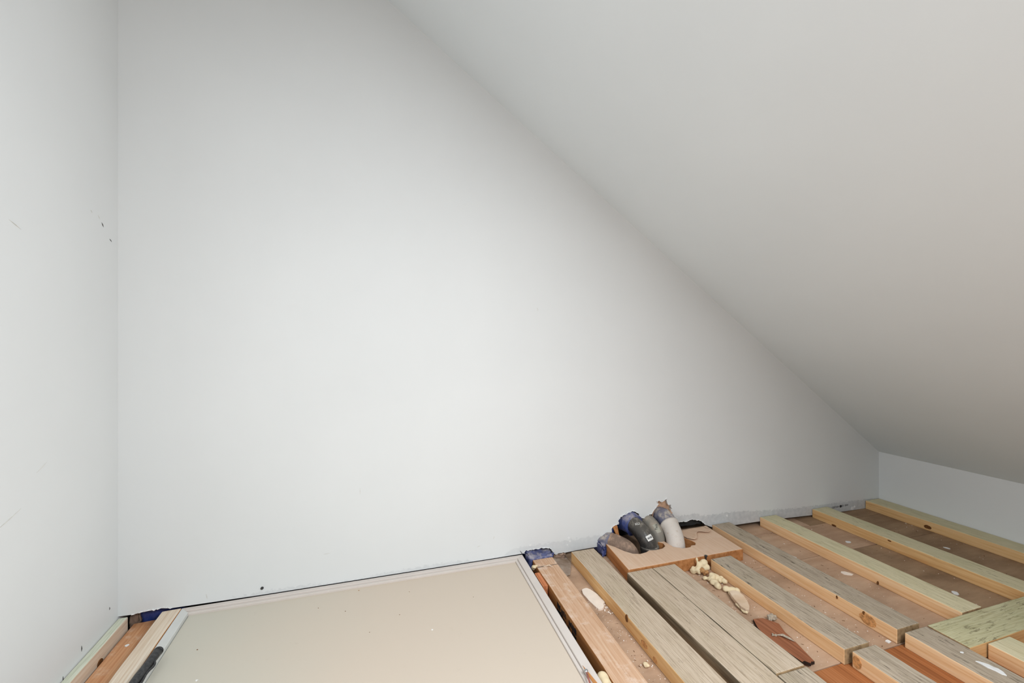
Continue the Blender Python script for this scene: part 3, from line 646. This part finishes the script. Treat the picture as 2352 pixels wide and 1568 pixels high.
for a in [(-.12, 1.115, .006, -.006, .001), (-.09, 1.11, .008, -.008, .0008), (-.075, 1.095, .008, -.01, .0014), (-.04, 1.06, .01, -.006, .0012), (-.155, .03, 0, -.014, .0013), (-.22, .005, 0, -.016, .0013), (-.04, .055, 0, -.008, .0012), (-.40, .42, .06, .02, .001), (-.37, 1.02, .03, -.012, .0009), (-.30, .50, .03, .015, .0008)]: scuff_l(*a)
cl = bpy.data.objects['ceiling']

# ---------------------------------------------------------------- debris
z0 = FZ
f1 = blob('foam_scrap', [(1.035, -.225, z0 + .012, .014, .012, .012), (1.045, -.235, z0 + .016, .012, .012, .014), (1.058, -.228, z0 + .030, .012, .010, .010), (1.072, -.232, z0 + .036, .014, .011, .011), (1.075, -.238, z0 + .022, .012, .012, .013), (1.050, -.222, z0 + .044, .004, .005, .010)], 'foam', .0024, .004, 90, seed=11, flat=z0 + .0005)
tag(f1, 'curled yellow foam scrap standing beside the dark nail', 'foam', 'expanding foam scraps on the subfloor')
sd = blob('sawdust_patch', [(1.050, -.247, z0 + .020, .009, .007, .010), (1.066, -.248, z0 + .010, .012, .007, .007)], 'foam_burnt', .0022, .004, 160, parent=f1, seed=12)
f2 = blob('foam_scrap', [(1.055, -.285, z0 + .010, .015, .012, .010), (1.068, -.278, z0 + .014, .014, .010, .012), (1.080, -.290, z0 + .009, .010, .014, .010), (1.050, -.305, z0 + .010, .012, .014, .011), (1.040, -.272, z0 + .007, .008, .007, .006), (1.046, -.322, z0 + .010, .010, .011, .010)], 'foam', .0024, .005, 80, seed=13, flat=z0 + .0005)
tag(f2, 'lumpy yellow foam scrap with a forked shape', 'foam', 'expanding foam scraps on the subfloor')
f3 = blob('foam_scrap', [(1.093, -.277, z0 + .007, .005, .008, .005), (1.091, -.292, z0 + .009, .008, .009, .008), (1.088, -.308, z0 + .010, .009, .010, .0095)], 'foam', .0022, .003, 100, seed=14, flat=z0 + .0005)
tag(f3, 'small peanut-shaped yellow foam scrap', 'foam', 'expanding foam scraps on the subfloor')
f4 = blob('foam_scrap', [(1.060, -.345, z0 + .010, .012, .010, .010), (1.072, -.355, z0 + .011, .013, .010, .010), (1.083, -.366, z0 + .010, .010, .010, .010), (1.062, -.375, z0 + .009, .016, .020, .008), (1.054, -.400, z0 + .009, .018, .022, .008), (1.042, -.425, z0 + .008, .018, .020, .007), (1.030, -.445, z0 + .007, .010, .012, .006)], 'foam', .0024, .003, 90, seed=15, flat=z0 + .0005)
tag(f4, 'long foam scrap with a flat speckled cut face', 'foam', 'expanding foam scraps on the subfloor')
bm = prism_bm([(1.048, -.368), (1.066, -.366), (1.078, -.376), (1.076, -.398), (1.064, -.424), (1.050, -.444), (1.036, -.456), (1.026, -.452), (1.024, -.436), (1.030, -.412), (1.038, -.388)], z0 + .008, z0 + .0185, .002)
tag(bmlink('cut_face', bm, 'foam_cut', f4), 'flat porous cut side of the foam')
fs = blob('foam_crumbs', [(.585, -.62 + .0, z0 + .004, .004, .005, .004)], 'foam', .002, .002, 200, seed=16); bpy.data.objects.remove(fs)
# plaster splat, bridging joist and subfloor edge
pts = [(.602 + (x_ - .585) * .75, y_ + .020) for x_, y_ in [(.590, -.228), (.598, -.222), (.612, -.220), (.622, -.222), (.632, -.236), (.641, -.258), (.645, -.285), (.646, -.302), (.636, -.308), (.632, -.318), (.622, -.326), (.606, -.329), (.597, -.322), (.591, -.300), (.586, -.270), (.585, -.245)]]
loop = smooth_path([(x, y, 0) for x, y in pts + pts[:1]], 4)[:-1]
bm = prism_bm([(p.x + rr.uniform(-.0006, .0006), p.y + rr.uniform(-.0006, .0006)) for p in loop], FZ - .0005, FZ + .006, .0012); tag(bmlink('plaster_splat', bm, 'plaster'), 'cream oval plaster splat beside the printed joist', 'plaster')
def crumb(x, y, z, r, name='foam_crumb', mat='foam', seed=0):
    bm = bmesh.new(); bmesh.ops.create_icosphere(bm, subdivisions=2, radius=1, matrix=Matrix.Translation((x, y, z + r * .6)) @ Matrix.Rotation(seed, 4, 'Z') @ Matrix.Diagonal((r * 1.2, r, r * .65, 1))); jitter(bm, r * .5, .9 / r, seed); return bmlink(name, bm, mat, smooth=True)
tag(crumb(.622, -.535, FZ, .0075, seed=2), 'single pale foam crumb between joist and knotty grey sleeper', 'foam')
# broken red shard
sh = prism_bm([(1.020, -.484), (1.052, -.487), (1.066, -.505), (1.076, -.520), (1.060, -.552), (1.056, -.575), (1.047, -.605), (1.032, -.656), (1.022, -.655), (1.014, -.660), (1.006, -.650), (.996, -.652), (.990, -.600), (.985, -.56), (.998, -.52)], FZ + .001, FZ + .009, .001)
for v in sh.verts: v.co.z += max(0, (-.50 - v.co.y)) * .02 + max(0, (1.03 - v.co.x)) * .12
sho = tag(bmlink('wood_shard', sh, ['red_shard', 'charred']), 'thin broken red-brown wood shard lying beside the grey sleepers', 'wood')
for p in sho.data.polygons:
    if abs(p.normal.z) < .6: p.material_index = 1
def fluffy(x, y, z, sx, sy, sz, seed, label):
    return tag(blob('lint_clump', [(x, y, z, sx, sy, sz), (x + sx * .8, y - sy * .2, z - sz * .2, sx * .7, sy * .7, sz * .8), (x - sx * .7, y - sy * .5, z - sz * .3, sx * .5, sy * .5, sz * .6)], 'fluff', .0018, .005, 170, seed=seed), label, 'lint')
fluffy(1.076, -.495, FZ + .012, .012, .010, .008, 31, 'grey lint clump at the wide end of the red shard')
fluffy(1.012, -.557, FZ + .015, .006, .004, .003, 32, 'tiny lint tuft on the red shard beside the peeled splinter')
bm = tube_bm([(1.014, -.558, FZ + .014), (1.024, -.562, FZ + .017), (1.034, -.567, FZ + .019), (1.042, -.582, FZ + .016), (1.046, -.592, FZ + .013)], [.0008, .002, .005, .004, .0006], 8)
for v in bm.verts: v.co.z = FZ + .015 + (v.co.z - FZ - .015) * .5
tag(bmlink('peeled_splinter', bm, 'fluff'), 'curled grey splinter lying across the red shard', 'splinter')
# paint drip
pts = [(1.370, -.797), (1.376, -.800), (1.381, -.806), (1.386, -.814), (1.386, -.822), (1.390, -.828), (1.387, -.838), (1.380, -.846), (1.375, -.840), (1.374, -.828), (1.370, -.818), (1.371, -.808)]
tag(bmlink('paint_drip', prism_bm(pts, .0, .0022, .0008), 'white'), 'white dried paint drip on a grey sleeper by the cross plank', 'paint')
# chips
def chip(x, y, z, s, el, ang, seed, label, mat='white'):
    r_ = random.Random(seed); n = 8
    p = [(s * el * r_.uniform(.6, 1) * math.cos(6.283 * i / n), s * r_.uniform(.6, 1) * math.sin(6.283 * i / n)) for i in range(n)]
    bm = prism_bm(p, .0002, .0022, .0005); o = bmlink('plaster_chip', bm, mat, None, (x, y, z), (0, 0, ang)); return tag(o, label, 'chip', 'plaster chips on the subfloor')
chip(1.308, -.652, FZ, .007, 1.5, .2, 1, 'white plaster chip by the end of the knotty grey sleeper')
chip(1.799, -.220, FZ, .010, 1.3, .1, 2, 'white plaster chip between the two green-tinted sleepers')
chip(1.470, -.240, FZ, .014, 1.9, -1.3, 3, 'white curved chip tucked against a grey-topped sleeper')
chip(1.77, -.565, FZ, .012, 1.2, .9, 4, 'pale chip beside the green sleeper that stops short')
chip(2.122, -.369, FZ, .007, 1.6, -1.2, 5, 'small white chip near the knee wall sleeper')
chip(1.55, -.382, FZ, .014, 1.6, -.6, 6, 'pale smeared chip between grey and green sleepers', 'plaster')
chip(-.668, -.088, -.030, .0055, 1.3, .3, 7, 'tiny white chip on the orange joist')
chip(1.376, -.770, 0.0, .003, 1.8, -.4, 8, 'tiny white fleck on the sleeper above the paint drip')
# crumbs and sawdust nobody could count
bm = bmesh.new(); rr = random.Random(11)
lanes = [(.60, .645, -.70, -.20, 110), (.97, 1.10, -.66, -.24, 90), (1.20, 1.315, -.66, -.22, 80), (1.415, 1.575, -.66, .02, 45), (1.675, 1.885, -.66, .02, 30), (1.99, 2.235, -.6, .02, 35)]
for x0, x1, y0, y1, n in lanes:
    for _ in range(n):
        x, y, s = rr.uniform(x0, x1), rr.uniform(y0, y1), rr.choice((.0006, .0007, .0008, .001, .0012, .0018))
        bmesh.ops.create_icosphere(bm, subdivisions=1, radius=s, matrix=Matrix.Translation((x, y, FZ + s * .4)) @ Matrix.Rotation(rr.uniform(0, 3), 4, 'Z') @ Matrix.Diagonal((rr.uniform(.8, 2.2), 1, .6, 1)))
for _ in range(26):
    s = rr.uniform(.0012, .0028); bmesh.ops.create_icosphere(bm, subdivisions=1, radius=s, matrix=Matrix.Translation((rr.gauss(.642, .006), rr.uniform(-.335, -.29), FZ + s * .6)))
nlight = len(bm.faces)
for x0, x1, y0, y1, n in lanes:
    for _ in range(n // 3):
        x, y, s = rr.uniform(x0, x1), rr.uniform(y0, y1), rr.uniform(.0006, .0012)
        bmesh.ops.create_icosphere(bm, subdivisions=1, radius=s, matrix=Matrix.Translation((x, y, FZ + s * .3)) @ Matrix.Rotation(rr.uniform(0, 3), 4, 'Z') @ Matrix.Diagonal((rr.uniform(1, 6), 1, .5, 1)))
bm.faces.ensure_lookup_table()
for q, fc in enumerate(bm.faces): fc.material_index = 0 if q < nlight else 1
tag(bmlink('crumbs', bm, ['plaster', 'knot'], smooth=True), 'fine pale crumbs and dark splinters scattered between the sleepers', 'debris', kind='stuff')
